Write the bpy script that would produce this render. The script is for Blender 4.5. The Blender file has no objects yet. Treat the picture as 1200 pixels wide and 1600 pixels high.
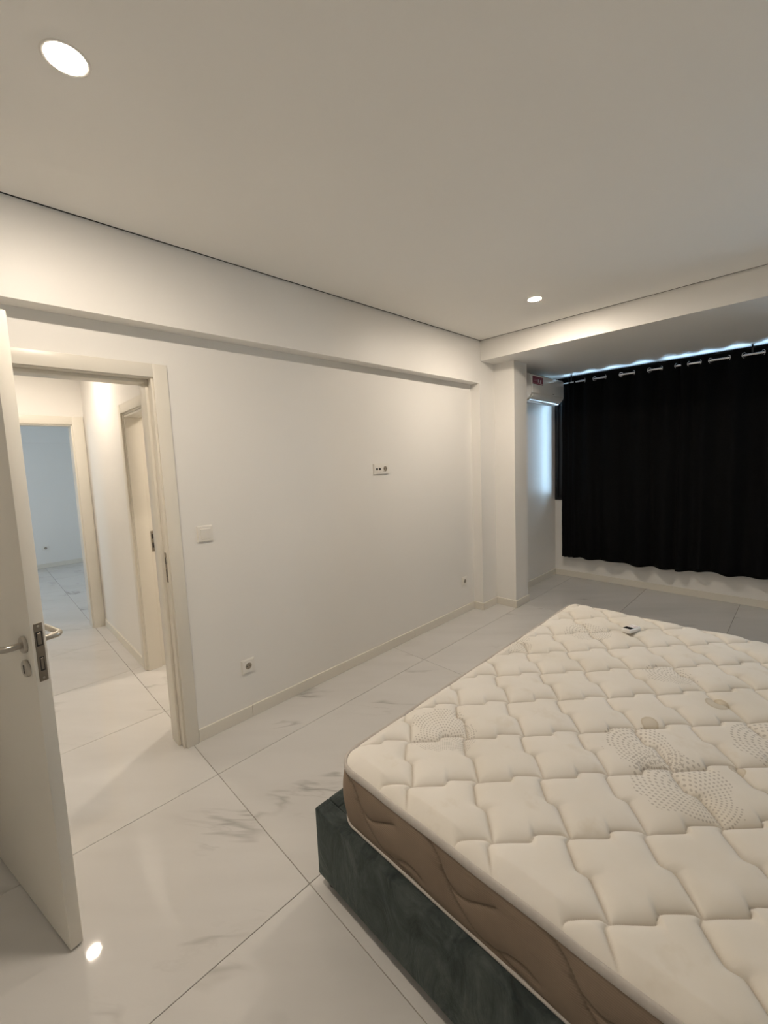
import bpy, bmesh, math, random
import numpy as np
from mathutils import Vector, Matrix

# ---------------------------------------------------------------- camera, world, light, exposure
scn = bpy.context.scene
COL = scn.collection
cam_d = bpy.data.cameras.new('camera')
cam = bpy.data.objects.new('camera', cam_d)
COL.objects.link(cam)
F = Vector((-0.70868, 0.69871, -0.09788))
R = Vector((0.70429, 0.70881, -0.03954))
U = Vector((-0.04175, 0.09695, 0.99441))
M = Matrix.Identity(4)
for i in range(3):
    M[i][0], M[i][1], M[i][2] = R[i], U[i], -F[i]
M.translation = Vector((2.36327, 0.0, 1.53278))
cam.matrix_world = M
cam_d.sensor_fit = 'HORIZONTAL'
cam_d.sensor_width = 36.0
cam_d.lens = 656.175 / 1200.0 * 36.0
cam_d.shift_x = (600.0 - 603.848) / 1200.0
cam_d.shift_y = (784.036 - 800.0) / 1200.0
cam_d.clip_start = 0.02
scn.camera = cam

LAMP = (1.0, 0.862, 0.708)          # warm white of the downlights
LAMP_NEAR = 860.0          # downlight by the door
LAMP_FAR = 1160.0          # downlight by the window beam
LAMP_HALL = 860.0
SKY = (0.52, 0.75, 1.0)
SKY_STRENGTH = 14.5

world = bpy.data.worlds.new('world')
scn.world = world
world.use_nodes = True
wn = world.node_tree.nodes
wn['Background'].inputs[0].default_value = (*SKY, 1)
wn['Background'].inputs[1].default_value = SKY_STRENGTH


def portal(name, loc, rot, sx, sy):
    d = bpy.data.lights.new(name, 'AREA')
    d.shape = 'RECTANGLE'
    d.size, d.size_y = sx, sy
    d.cycles.is_portal = True
    o = bpy.data.objects.new(name, d)
    o.location = loc
    o.rotation_euler = rot
    COL.objects.link(o)


portal('window_portal', (1.7, 5.43, 1.70), (-math.pi / 2, 0, 0), 3.2, 1.55)
portal('far_window_portal', (-4.65, -2.50, 1.475), (math.pi / 2, 0, 0), 1.2, 1.35)

vs = scn.view_settings
vs.view_transform = 'Standard'
vs.look = 'None'
vs.exposure = 0.0
vs.gamma = 1.0
vs.use_curve_mapping = False
scn.cycles.max_bounces = 10
scn.cycles.diffuse_bounces = 7
scn.cycles.glossy_bounces = 5
scn.cycles.transparent_max_bounces = 8
scn.cycles.sample_clamp_indirect = 8.0
scn.cycles.caustics_reflective = False
scn.cycles.caustics_refractive = False
scn.cycles.use_denoising = True

random.seed(7)


# ---------------------------------------------------------------- material helpers
def new_mat(name):
    m = bpy.data.materials.new(name)
    m.use_nodes = True
    nt = m.node_tree
    return m, nt, nt.nodes['Principled BSDF']


def ramp(nt, fac, stops):
    r = nt.nodes.new('ShaderNodeValToRGB')
    e = r.color_ramp.elements
    while len(e) < len(stops):
        e.new(0.5)
    for el, (p, c) in zip(e, stops):
        el.position = p
        el.color = (*c, 1)
    nt.links.new(fac, r.inputs[0])
    return r.outputs[0]


def noise(nt, vec, scale, detail=3, rough=0.5, dist=0.0):
    n = nt.nodes.new('ShaderNodeTexNoise')
    n.inputs['Scale'].default_value = scale
    n.inputs['Detail'].default_value = detail
    n.inputs['Roughness'].default_value = rough
    n.inputs['Distortion'].default_value = dist
    if vec is not None:
        nt.links.new(vec, n.inputs['Vector'])
    return n.outputs['Fac']


def mth(nt, op, a, b=None, c=None):
    n = nt.nodes.new('ShaderNodeMath')
    n.operation = op
    for i, v in enumerate((a, b, c)):
        if v is None:
            continue
        if isinstance(v, (int, float)):
            n.inputs[i].default_value = v
        else:
            nt.links.new(v, n.inputs[i])
    return n.outputs[0]


def mix_rgb(nt, fac, a, b, mode='MIX'):
    n = nt.nodes.new('ShaderNodeMix')
    n.data_type = 'RGBA'
    n.blend_type = mode
    ins = [s for s in n.inputs if s.enabled]
    for s, v in ((n.inputs[0], fac), (n.inputs[6], a), (n.inputs[7], b)):
        if isinstance(v, (int, float)):
            s.default_value = v
        elif isinstance(v, tuple):
            s.default_value = (*v, 1)
        else:
            nt.links.new(v, s)
    return n.outputs[2]


def coords(nt, kind='Object'):
    t = nt.nodes.new('ShaderNodeTexCoord')
    return t.outputs[kind]


def mapped(nt, vec, loc=(0, 0, 0), rot=(0, 0, 0), scale=(1, 1, 1)):
    n = nt.nodes.new('ShaderNodeMapping')
    n.inputs['Location'].default_value = loc
    n.inputs['Rotation'].default_value = rot
    n.inputs['Scale'].default_value = scale
    nt.links.new(vec, n.inputs['Vector'])
    return n.outputs[0]


def bump(nt, bsdf, h, strength=0.2, dist=0.002):
    n = nt.nodes.new('ShaderNodeBump')
    n.inputs['Strength'].default_value = strength
    n.inputs['Distance'].default_value = dist
    nt.links.new(h, n.inputs['Height'])
    nt.links.new(n.outputs[0], bsdf.inputs['Normal'])


def simple(name, col, rough=0.5, metal=0.0, var=0.04, nscale=6.0, bmp=0.0, bscale=200.0, spec=0.5):
    m, nt, b = new_mat(name)
    v = coords(nt)
    f = noise(nt, v, nscale, 4)
    lo = tuple(c * (1 - var) for c in col)
    hi = tuple(min(1, c * (1 + var)) for c in col)
    nt.links.new(ramp(nt, f, [(0.3, lo), (0.7, hi)]), b.inputs['Base Color'])
    b.inputs['Roughness'].default_value = rough
    b.inputs['Metallic'].default_value = metal
    b.inputs['Specular IOR Level'].default_value = spec
    if bmp:
        bump(nt, b, noise(nt, v, bscale, 2), bmp, 0.001)
    return m


MAT = {}
MAT['wall'] = simple('wall_paint', (0.815, 0.80, 0.77), 0.42, 0, 0.015, 1.2, 0.05, 250, 0.35)
MAT['ceiling'] = simple('ceiling_paint', (0.87, 0.855, 0.825), 0.8, 0, 0.01, 1.0, 0.05, 200, 0.2)
MAT['lacquer'] = simple('white_lacquer', (0.74, 0.705, 0.63), 0.32, 0, 0.012, 3.0, 0.02, 90, 0.45)
MAT['dark_void'] = simple('dark_recess', (0.02, 0.018, 0.016), 0.6)
MAT['grout'] = simple('grout', (0.35, 0.325, 0.285), 0.8, 0, 0.1, 20)
MAT['steel'] = simple('brushed_steel', (0.50, 0.47, 0.42), 0.30, 1.0, 0.06, 30)
MAT['plate_steel'] = simple('lock_steel', (0.28, 0.245, 0.20), 0.42, 1.0, 0.10, 40)
MAT['chrome'] = simple('chrome', (0.80, 0.80, 0.82), 0.16, 1.0, 0.02, 30)
MAT['white_plastic'] = simple('white_plastic', (0.80, 0.775, 0.73), 0.35, 0, 0.01, 20)
MAT['remote_plastic'] = simple('remote_white_plastic', (0.86, 0.85, 0.84), 0.30, 0, 0.01, 20)
MAT['ac_plastic'] = simple('air_conditioner_plastic', (0.78, 0.77, 0.75), 0.12, 0, 0.01, 8, 0, 1, 0.6)
MAT['black_plastic'] = simple('black_plastic', (0.012, 0.012, 0.013), 0.25, 0, 0.1, 20)
MAT['frame_black'] = simple('black_aluminium', (0.014, 0.015, 0.017), 0.35, 0, 0.1, 12)
MAT['red_label'] = simple('red_label', (0.20, 0.008, 0.025), 0.35, 0, 0.15, 30)
MAT['label_white'] = simple('label_white', (0.70, 0.62, 0.64), 0.4, 0, 0.02, 30)
MAT['label_pink'] = simple('label_pink', (0.48, 0.16, 0.22), 0.4, 0, 0.02, 30)
MAT['curtain'] = simple('black_blackout_cloth', (0.0032, 0.0032, 0.0036), 0.85, 0, 0.2, 60, 0.25, 900, 0.12)
MAT['gap_dark'] = simple('gap_shade', (0.05, 0.047, 0.045), 0.6)


def marble():
    m, nt, b = new_mat('polished_marble_porcelain')
    oi = nt.nodes.new('ShaderNodeObjectInfo')
    v = coords(nt)
    off = nt.nodes.new('ShaderNodeVectorMath')
    off.operation = 'SCALE'
    cmb = nt.nodes.new('ShaderNodeCombineXYZ')
    for i, k in enumerate((37.0, 91.0, 13.0)):
        nt.links.new(mth(nt, 'MULTIPLY', oi.outputs['Random'], k), cmb.inputs[i])
    add = nt.nodes.new('ShaderNodeVectorMath')
    add.operation = 'ADD'
    nt.links.new(v, add.inputs[0])
    nt.links.new(cmb.outputs[0], add.inputs[1])
    nt.nodes.remove(off)
    rt = mapped(nt, add.outputs[0], rot=(0, 0, math.radians(-43)))
    p = mapped(nt, rt, scale=(0.50, 2.3, 1))
    n1 = noise(nt, p, 1.25, 4, 0.52, 0.5)
    ridge = mth(nt, 'ABSOLUTE', mth(nt, 'SUBTRACT', n1, 0.5))
    vein = mth(nt, 'MAXIMUM', mth(nt, 'SUBTRACT', 1.0, mth(nt, 'MULTIPLY', ridge, 52.0)), 0.0)
    mask = noise(nt, mapped(nt, rt, loc=(5, 3, 0), scale=(0.9, 1.7, 1)), 2.1, 3, 0.5)
    mask = ramp(nt, mask, [(0.57, (0, 0, 0)), (0.70, (1, 1, 1))])
    vein = mth(nt, 'MULTIPLY', vein, mask)
    n2 = noise(nt, p, 2.7, 5, 0.6, 0.6)
    ridge2 = mth(nt, 'ABSOLUTE', mth(nt, 'SUBTRACT', n2, 0.5))
    fine = mth(nt, 'MAXIMUM', mth(nt, 'SUBTRACT', 1.0, mth(nt, 'MULTIPLY', ridge2, 50.0)), 0.0)
    fine = mth(nt, 'MULTIPLY', mth(nt, 'MULTIPLY', fine, mask), 0.5)
    cloud = noise(nt, p, 1.1, 4, 0.6)
    base = ramp(nt, cloud, [(0.32, (0.555, 0.543, 0.525)), (0.60, (0.615, 0.604, 0.588))])
    c = mix_rgb(nt, mth(nt, 'MULTIPLY', vein, 0.66), base, (0.22, 0.21, 0.195))
    c = mix_rgb(nt, mth(nt, 'MULTIPLY', fine, 0.45), c, (0.30, 0.285, 0.265))
    nt.links.new(c, b.inputs['Base Color'])
    b.inputs['Roughness'].default_value = 0.03
    b.inputs['Specular IOR Level'].default_value = 0.55
    return m


MAT['marble'] = marble()


def velvet():
    m, nt, b = new_mat('dark_green_grey_velvet')
    v = coords(nt)
    p = mapped(nt, v, rot=(0.3, 0.2, 0.5), scale=(1, 1.0, 0.55))
    f = noise(nt, p, 7.5, 6, 0.66, 1.6)
    f2 = noise(nt, p, 34.0, 3, 0.6, 0.5)
    c = ramp(nt, f, [(0.30, (0.007, 0.013, 0.014)), (0.47, (0.036, 0.050, 0.050)), (0.66, (0.095, 0.112, 0.108))])
    c = mix_rgb(nt, 0.35, c, ramp(nt, f2, [(0.3, (0.012, 0.018, 0.018)), (0.7, (0.06, 0.068, 0.063))]))
    nt.links.new(c, b.inputs['Base Color'])
    b.inputs['Roughness'].default_value = 0.75
    b.inputs['Specular IOR Level'].default_value = 0.25
    b.inputs['Sheen Weight'].default_value = 0.25
    b.inputs['Sheen Roughness'].default_value = 0.4
    b.inputs['Sheen Tint'].default_value = (0.55, 0.66, 0.62, 1)
    bump(nt, b, f, 0.6, 0.014)
    return m


MAT['velvet'] = velvet()


def side_cloth():
    m, nt, b = new_mat('brown_ribbed_knit')
    v = coords(nt)
    w = nt.nodes.new('ShaderNodeTexWave')
    w.wave_type = 'BANDS'
    w.bands_direction = 'Z'
    w.inputs['Scale'].default_value = 62.0
    w.inputs['Distortion'].default_value = 0.6
    w.inputs['Detail'].default_value = 2.0
    nt.links.new(v, w.inputs['Vector'])
    f = noise(nt, v, 5.0, 4, 0.6)
    base = ramp(nt, f, [(0.3, (0.225, 0.170, 0.125)), (0.7, (0.275, 0.212, 0.158))])
    c = mix_rgb(nt, mth(nt, 'MULTIPLY', w.outputs['Fac'], 0.25), base, (0.160, 0.122, 0.090))
    at = nt.nodes.new('ShaderNodeAttribute')
    at.attribute_name = 'stitch_shade'
    c = mix_rgb(nt, mth(nt, 'MULTIPLY', at.outputs['Fac'], 0.45), c, (0.075, 0.056, 0.040))  # groove shade painted into the cloth along the stitched lines
    nt.links.new(c, b.inputs['Base Color'])
    b.inputs['Roughness'].default_value = 0.85
    b.inputs['Specular IOR Level'].default_value = 0.2
    bump(nt, b, w.outputs['Fac'], 0.25, 0.0012)
    return m


MAT['side_cloth'] = side_cloth()

# printed dot motifs on the mattress: (centre x, centre y, radius, ring step)
PRINTS = [(1.475, 1.135, 0.125, 0.0098), (2.165, 1.40, 0.150, 0.0135), (2.02, 1.51, 0.125, 0.0125), (2.36, 1.80, 0.150, 0.0135),
          (1.985, 2.12, 0.105, 0.0120), (1.55, 2.36, 0.130, 0.0125), (1.30, 1.95, 0.10, 0.0125)]
STAINS = [(1.983, 1.692, 0.030), (2.141, 1.996, 0.040), (2.24, 1.62, 0.022)]


def ticking():
    m, nt, b = new_mat('cream_mattress_ticking')
    v = coords(nt)
    sep = nt.nodes.new('ShaderNodeSeparateXYZ')
    nt.links.new(v, sep.inputs[0])
    X, Y = sep.outputs[0], sep.outputs[1]
    f = noise(nt, v, 2.6, 4, 0.6)
    g = noise(nt, mapped(nt, v, loc=(3, 1, 0)), 7.0, 4, 0.65)
    base = ramp(nt, f, [(0.25, (0.710, 0.668, 0.592)), (0.60, (0.765, 0.732, 0.678)), (0.85, (0.765, 0.738, 0.694))])
    yel = ramp(nt, g, [(0.60, (0, 0, 0)), (0.82, (1, 1, 1))])
    c = mix_rgb(nt, mth(nt, 'MULTIPLY', yel, 0.40), base, (0.52, 0.44, 0.31))
    wob = noise(nt, v, 9.0, 3, 0.6)
    tot = None
    for k, (cx, cy, rad, st) in enumerate(PRINTS):
        dx = mth(nt, 'SUBTRACT', X, cx)
        dy = mth(nt, 'SUBTRACT', Y, cy)
        r = mth(nt, 'SQRT', mth(nt, 'ADD', mth(nt, 'MULTIPLY', dx, dx), mth(nt, 'MULTIPLY', dy, dy)))
        th = mth(nt, 'ARCTAN2', dy, dx)
        # rings slide along one direction as they grow, like nested shells
        rr = mth(nt, 'ADD', r, mth(nt, 'MULTIPLY', mth(nt, 'ADD', mth(nt, 'MULTIPLY', dx, 0.75), mth(nt, 'MULTIPLY', dy, -0.55)), 0.33))
        q = mth(nt, 'DIVIDE', rr, st)
        ring = mth(nt, 'FLOOR', q)
        fr = mth(nt, 'SUBTRACT', mth(nt, 'FRACT', q), 0.5)
        cnt = mth(nt, 'MULTIPLY', mth(nt, 'ADD', ring, 1.0), 7.0)
        ft = mth(nt, 'SUBTRACT', mth(nt, 'FRACT', mth(nt, 'MULTIPLY', cnt, mth(nt, 'DIVIDE', th, 2 * math.pi))), 0.5)
        d2 = mth(nt, 'ADD', mth(nt, 'MULTIPLY', fr, fr), mth(nt, 'MULTIPLY', mth(nt, 'MULTIPLY', ft, ft), 0.75))
        dot = mth(nt, 'LESS_THAN', d2, 0.062)
        lim = mth(nt, 'LESS_THAN', mth(nt, 'ADD', rr, mth(nt, 'MULTIPLY', mth(nt, 'SUBTRACT', wob, 0.5), 0.16)), rad * 0.86)
        dot = mth(nt, 'MULTIPLY', dot, lim)
        tot = dot if tot is None else mth(nt, 'MAXIMUM', tot, dot)
    c = mix_rgb(nt, mth(nt, 'MULTIPLY', tot, 0.52), c, (0.33, 0.295, 0.255))
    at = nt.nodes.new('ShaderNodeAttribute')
    at.attribute_name = 'stitch_shade'
    c = mix_rgb(nt, mth(nt, 'MULTIPLY', at.outputs['Fac'], 0.45), c, (0.34, 0.27, 0.19))  # seam thread plus crease shade, both painted into the ticking colour
    for (cx, cy, rad) in STAINS:
        dx = mth(nt, 'SUBTRACT', X, cx)
        dy = mth(nt, 'SUBTRACT', Y, cy)
        r = mth(nt, 'SQRT', mth(nt, 'ADD', mth(nt, 'MULTIPLY', dx, dx), mth(nt, 'MULTIPLY', mth(nt, 'MULTIPLY', dy, dy), 0.7)))
        r = mth(nt, 'ADD', r, mth(nt, 'MULTIPLY', mth(nt, 'SUBTRACT', g, 0.5), 0.03))
        k = ramp(nt, mth(nt, 'DIVIDE', r, rad), [(0.0, (0.55, 0.55, 0.55)), (0.7, (0.6, 0.6, 0.6)), (0.90, (0.95, 0.95, 0.95)), (1.0, (0, 0, 0))])
        c = mix_rgb(nt, mth(nt, 'MULTIPLY', k, 0.6), c, (0.42, 0.33, 0.19))
    nt.links.new(c, b.inputs['Base Color'])
    b.inputs['Roughness'].default_value = 0.85
    b.inputs['Specular IOR Level'].default_value = 0.2
    bump(nt, b, noise(nt, v, 700, 2), 0.12, 0.0008)
    return m


MAT['ticking'] = ticking()
MAT['tape'] = simple('grey_mattress_tape', (0.50, 0.465, 0.43), 0.8, 0, 0.05, 60, 0.3, 500)
MAT['tape_dark'] = simple('taupe_mattress_tape', (0.36, 0.31, 0.26), 0.8, 0, 0.05, 60, 0.3, 500)


def emitter(name, strength):
    m, nt, b = new_mat(name)
    e = nt.nodes.new('ShaderNodeEmission')
    e.inputs[0].default_value = (*LAMP, 1)
    e.inputs[1].default_value = strength
    nt.links.new(e.outputs[0], nt.nodes['Material Output'].inputs[0])
    nt.nodes.remove(b)
    return m


MAT['lamp_near'] = emitter('lit_near_lamp_lens', LAMP_NEAR)
MAT['lamp_far'] = emitter('lit_far_lamp_lens', LAMP_FAR)
MAT['lamp_hall'] = emitter('lit_hall_lamp_lens', LAMP_HALL)


def glass():
    m, nt, b = new_mat('window_glass')
    t = nt.nodes.new('ShaderNodeBsdfTransparent')
    t.inputs[0].default_value = (0.93, 0.96, 0.96, 1)
    g = nt.nodes.new('ShaderNodeBsdfGlossy')
    g.inputs['Roughness'].default_value = 0.02
    fr = nt.nodes.new('ShaderNodeFresnel')
    fr.inputs[0].default_value = 1.5
    mx = nt.nodes.new('ShaderNodeMixShader')
    nt.links.new(fr.outputs[0], mx.inputs[0])
    nt.links.new(t.outputs[0], mx.inputs[1])
    nt.links.new(g.outputs[0], mx.inputs[2])
    nt.links.new(mx.outputs[0], nt.nodes['Material Output'].inputs[0])
    nt.nodes.remove(b)
    return m


MAT['glass'] = glass()


# ---------------------------------------------------------------- mesh helpers
def box(bm, x0, x1, y0, y1, z0, z1):
    vs_ = [bm.verts.new((x, y, z)) for x in (x0, x1) for y in (y0, y1) for z in (z0, z1)]
    for f in ((0, 1, 3, 2), (4, 6, 7, 5), (0, 4, 5, 1), (2, 3, 7, 6), (0, 2, 6, 4), (1, 5, 7, 3)):
        bm.faces.new([vs_[i] for i in f])
    return bm


def boxes(*bs):
    bm = bmesh.new()
    for b in bs:
        box(bm, *b)
    return bm


def bevel(bm, w, seg=2):
    bmesh.ops.bevel(bm, geom=bm.edges[:], offset=w, segments=seg, affect='EDGES', profile=0.5)
    return bm


def frame_of(t):
    t = t.normalized()
    up = Vector((0, 0, 1)) if abs(t.z) < 0.9 else Vector((1, 0, 0))
    a = t.cross(up).normalized()
    return a, a.cross(t).normalized()


def tube(bm, pts, rad, seg=12, closed=False, prof=None):
    pts = [Vector(p) for p in pts]
    n = len(pts)
    rings = []
    for i, p in enumerate(pts):
        if closed:
            t = pts[(i + 1) % n] - pts[i - 1]
        else:
            t = pts[min(i + 1, n - 1)] - pts[max(i - 1, 0)]
        a, b = frame_of(t)
        if prof:
            ring = [bm.verts.new(p + a * u + b * w) for u, w in prof]
        else:
            ring = [bm.verts.new(p + (a * math.cos(k * 2 * math.pi / seg) + b * math.sin(k * 2 * math.pi / seg)) * rad) for k in range(seg)]
        rings.append(ring)
    s = len(rings[0])
    m = n if closed else n - 1
    for i in range(m):
        r0, r1 = rings[i], rings[(i + 1) % n]
        for k in range(s):
            bm.faces.new((r0[k], r0[(k + 1) % s], r1[(k + 1) % s], r1[k]))
    if not closed:
        bm.faces.new(rings[0][::-1])
        bm.faces.new(rings[-1])
    return bm


def lathe(bm, prof, origin=(0, 0, 0), axis='Z', seg=32):
    """prof: list of (radius, height); axis is the direction of height."""
    o = Vector(origin)
    ax = {'X': (Vector((0, 1, 0)), Vector((0, 0, 1)), Vector((1, 0, 0))), '-X': (Vector((0, 0, 1)), Vector((0, 1, 0)), Vector((-1, 0, 0))),
          'Y': (Vector((0, 0, 1)), Vector((1, 0, 0)), Vector((0, 1, 0))), '-Y': (Vector((1, 0, 0)), Vector((0, 0, 1)), Vector((0, -1, 0))),
          'Z': (Vector((1, 0, 0)), Vector((0, 1, 0)), Vector((0, 0, 1))), '-Z': (Vector((0, 1, 0)), Vector((1, 0, 0)), Vector((0, 0, -1)))}[axis]
    rings = []
    for r, h in prof:
        if r <= 1e-6:
            rings.append([bm.verts.new(o + ax[2] * h)])
        else:
            rings.append([bm.verts.new(o + ax[2] * h + (ax[0] * math.cos(2 * math.pi * k / seg) + ax[1] * math.sin(2 * math.pi * k / seg)) * r) for k in range(seg)])
    for a, b in zip(rings, rings[1:]):
        for k in range(seg):
            k2 = (k + 1) % seg
            if len(a) == 1 and len(b) == 1:
                continue
            if len(a) == 1:
                bm.faces.new((a[0], b[k], b[k2]))
            elif len(b) == 1:
                bm.faces.new((a[k], b[0], a[k2]))
            else:
                bm.faces.new((a[k], b[k], b[k2], a[k2]))
    return bm


def obj(name, bm, mat, parent=None, smooth=False, loc=None):
    me = bpy.data.meshes.new(name)
    bmesh.ops.recalc_face_normals(bm, faces=bm.faces)
    bm.to_mesh(me)
    bm.free()
    me.materials.append(MAT[mat] if isinstance(mat, str) else mat)
    if smooth:
        me.polygons.foreach_set('use_smooth', [True] * len(me.polygons))
        if smooth == 'auto':
            me.set_sharp_from_angle(angle=math.radians(35))
    o = bpy.data.objects.new(name, me)
    COL.objects.link(o)
    if parent is not None:
        o.parent = parent
    if loc:
        o.location = loc
    return o


def tag(o, label, cat, group=None, kind=None):
    o['label'] = label
    o['category'] = cat
    if group:
        o['group'] = group
    if kind:
        o['kind'] = kind
    return o


def empty(name, loc, rz=0.0):
    o = bpy.data.objects.new(name, None)
    o.empty_display_size = 0.1
    o.location = loc
    o.rotation_euler = (0, 0, rz)
    COL.objects.link(o)
    return o


def copy_tree(o, parent=None):
    c = o.copy()
    COL.objects.link(c)
    if parent is not None:
        c.parent = parent
    for ch in list(o.children):
        copy_tree(ch, c)
    return c


# ---------------------------------------------------------------- dimensions (metres)
D1, Y1, YB, Y2, Y3, D2, YW = 0.103, 3.5365, 3.5602, 3.7987, 4.0556, 0.3196, 5.2223
ZC, ZB, ZH, ZS = 2.6238, 2.4385, 2.2325, 2.74
XR, YK = 3.80, -1.15                       # right wall, back wall
HX, HY0, HY1 = -2.565, -0.75, 0.833        # hall end wall, hall left and right wall
FX, FY0, FY1 = -6.50, -2.30, 1.75          # far room
FXW = FX + D1
SRX0, SRX1, SRY0, SRY1 = -2.2, -0.15, HY1 + 0.155, 2.9   # side room
DO0, DO1, DOZ = -0.107, 0.705, 1.995       # bedroom door opening in y

# ---------------------------------------------------------------- floor: slab and porcelain tiles
fl = obj('floor', boxes((-6.7, XR + 0.15, FY0 - 0.2, YW + 0.2, -0.12, -0.0035)), 'grout')
tag(fl, 'polished white marble-look porcelain floor running through bedroom and hall', 'floor', kind='structure')
bm = boxes((-0.3987, 0.3987, -0.7987, 0.7987, -0.010, 0.0))
bevel(bm, 0.0009, 1)
tile = None
regions = [(-0.15, XR, YK, YW), (HX - 0.15, -0.15, HY0, HY1 + 0.16), (SRX0, SRX1, HY1, SRY1), (FX, HX - 0.15, FY0, FY1)]
for i in range(-9, 5):
    for j in range(-3, 4):
        cx, cy = 0.3314 + 0.8 * i - 0.4, 0.741 + 1.6 * j - 0.8
        if not any(cx + 0.4 > a and cx - 0.4 < b and cy + 0.8 > c and cy - 0.8 < d for a, b, c, d in regions):
            continue
        if tile is None:
            t = obj('tile', bm, 'marble', fl)
            tile = t
        else:
            t = tile.copy()
            COL.objects.link(t)
        t.location = (cx, cy, 0.0)
        if (i * 7 + j * 3) % 2:
            t.rotation_euler = (0, 0, math.pi)

# ---------------------------------------------------------------- bedroom shell
wl = obj('wall_left', boxes((-0.15, 0, YK - 0.15, DO0, 0, ZS), (-0.15, 0, DO1, YW + 0.18, 0, ZS), (-0.15, 0, DO0, DO1, DOZ + 0.012, ZS)), 'wall')
tag(wl, 'white painted left wall with shallow recess, doorway and switches', 'wall', kind='structure')
obj('header', boxes((0.0, D1, YK, Y1, ZH, ZS)), 'wall', wl)
obj('pilaster', boxes((0.0, D1, Y1, YW, 0, ZS)), 'wall', wl)
tag(obj('wall_column', boxes((D1, D2, Y2, Y3, 0, ZB)), 'wall'), 'square white column standing against the left wall before the alcove', 'column', kind='structure')
wf = obj('wall_far', boxes((D1, XR, YW, YW + 0.18, 0, 0.955), (3.32, XR, YW, YW + 0.18, 0.955, ZB), (D1, XR, YW, YW + 0.18, ZB, ZS)), 'wall')
tag(wf, 'low white wall under the wide curtained window', 'wall', kind='structure')
wr = obj('wall_right', boxes((XR, XR + 0.15, YK - 0.15, YW + 0.18, 0, ZS)), 'wall')
tag(wr, 'white painted right wall beside the bed head', 'wall', kind='structure')
wb = obj('wall_back', boxes((0, XR, YK - 0.15, YK, 0, ZS)), 'wall')
tag(wb, 'white painted back wall behind the door hinge side', 'wall', kind='structure')
G = 0.013


def ceiling_panel(x0, x1, y0, y1, z, thick, holes):
    """flat panel with round cut-outs for the recessed lights"""
    bm = bmesh.new()
    es = []

    def loop(pts):
        v = [bm.verts.new((x, y, z)) for x, y in pts]
        for k in range(len(v)):
            es.append(bm.edges.new((v[k], v[(k + 1) % len(v)])))
    loop([(x0, y0), (x1, y0), (x1, y1), (x0, y1)])
    for hx_, hy_, r in holes:
        loop([(hx_ + r * math.cos(k * math.pi / 24), hy_ + r * math.sin(k * math.pi / 24)) for k in range(48)])
    bmesh.ops.triangle_fill(bm, use_beauty=True, use_dissolve=False, edges=es)
    ext = bmesh.ops.extrude_face_region(bm, geom=bm.faces[:])
    bmesh.ops.translate(bm, verts=[e for e in ext['geom'] if isinstance(e, bmesh.types.BMVert)], vec=(0, 0, thick))
    return bm


LIGHTS = [(0.927, 0.289, 0.048), (0.938, 2.955, 0.044)]
FAR_FILL = (-4.4, -0.90, 0.044)  # added lamp, out of view, warms the blue daylit far room
HALL_LIGHT = (-1.74, 0.360, 0.044)
SIDE_LIGHT = (-0.95, 1.80, 0.050)
ZHALL = 2.50
ce = obj('ceiling', ceiling_panel(D1 + G, XR - G, YK + G, YB - G, ZC, 0.03, LIGHTS), 'ceiling')
tag(ce, 'flat white bedroom ceiling with thin shadow gap at its edges', 'ceiling', kind='structure')
obj('slab', boxes((-0.15, XR + 0.15, YK - 0.15, YW + 0.18, ZS, ZS + 0.1)), 'gap_dark', ce)
obj('gap_shade', boxes((D1, D1 + 0.0015, YK, YB, ZC + 0.001, ZC + 0.05), (D1, XR, YB - 0.0015, YB, ZC + 0.001, ZC + 0.05)), 'gap_dark', ce)  # dark strips standing in for the shade inside the ceiling gap
obj('window_beam', boxes((D1, XR, YB, YW, ZB, ZS)), 'wall', ce)


# ---------------------------------------------------------------- hall and far room shell
def struct(name, bs, label, cat='wall', mat='wall'):
    return tag(obj(name, boxes(*bs), mat), label, cat, kind='structure')


AX0, AX1, AZ = -1.17, -0.32, 1.945
struct('wall_hall_right', [(HX, AX0, HY1, HY1 + 0.155, 0, ZS), (AX1, -0.15, HY1, HY1 + 0.155, 0, ZS), (AX0, AX1, HY1, HY1 + 0.155, AZ, ZS)],
       'white hall wall on the right beyond the doorway')
BY0, BY1, BZ = -0.07, 0.735, 1.985
struct('wall_hall_end', [(HX - 0.15, HX, BY1, FY1, 0, ZS), (HX - 0.15, HX, FY0, BY0, 0, ZS), (HX - 0.15, HX, BY0, BY1, BZ, ZS)],
       'white end wall of the hall around the far doorway')
struct('wall_hall_left', [(HX, -0.15, HY0 - 0.15, HY0, 0, ZS)], 'white hall wall on the left hidden by the open door')
ch = tag(obj('ceiling_hall', ceiling_panel(HX, -0.15, HY0, HY1, ZHALL, 0.05, [HALL_LIGHT]), 'ceiling'), 'white ceiling of the hall', 'ceiling', kind='structure')
obj('slab', boxes((HX - 0.15, -0.15, HY0 - 0.15, HY1 + 0.155, ZS, ZS + 0.1)), 'gap_dark', ch)
struct('wall_side_room', [(SRX0 - 0.1, SRX0, SRY0, SRY1, 0, 2.6), (SRX0, SRX1, SRY1, SRY1 + 0.1, 0, 2.6)], 'white walls of the lit side room beyond the hall door')
cs = tag(obj('ceiling_side_room', ceiling_panel(SRX0, SRX1, SRY0, SRY1, ZHALL, 0.05, [SIDE_LIGHT]), 'ceiling'), 'white ceiling of the lit side room', 'ceiling', kind='structure')
obj('slab', boxes((SRX0 - 0.1, SRX1, SRY0, SRY1 + 0.1, 2.6, 2.7)), 'gap_dark', cs)
wfe = struct('wall_room_end', [(FX - 0.15, FX, FY0, FY1, 0, ZS)], 'blue-grey daylit end wall of the far room')
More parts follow.
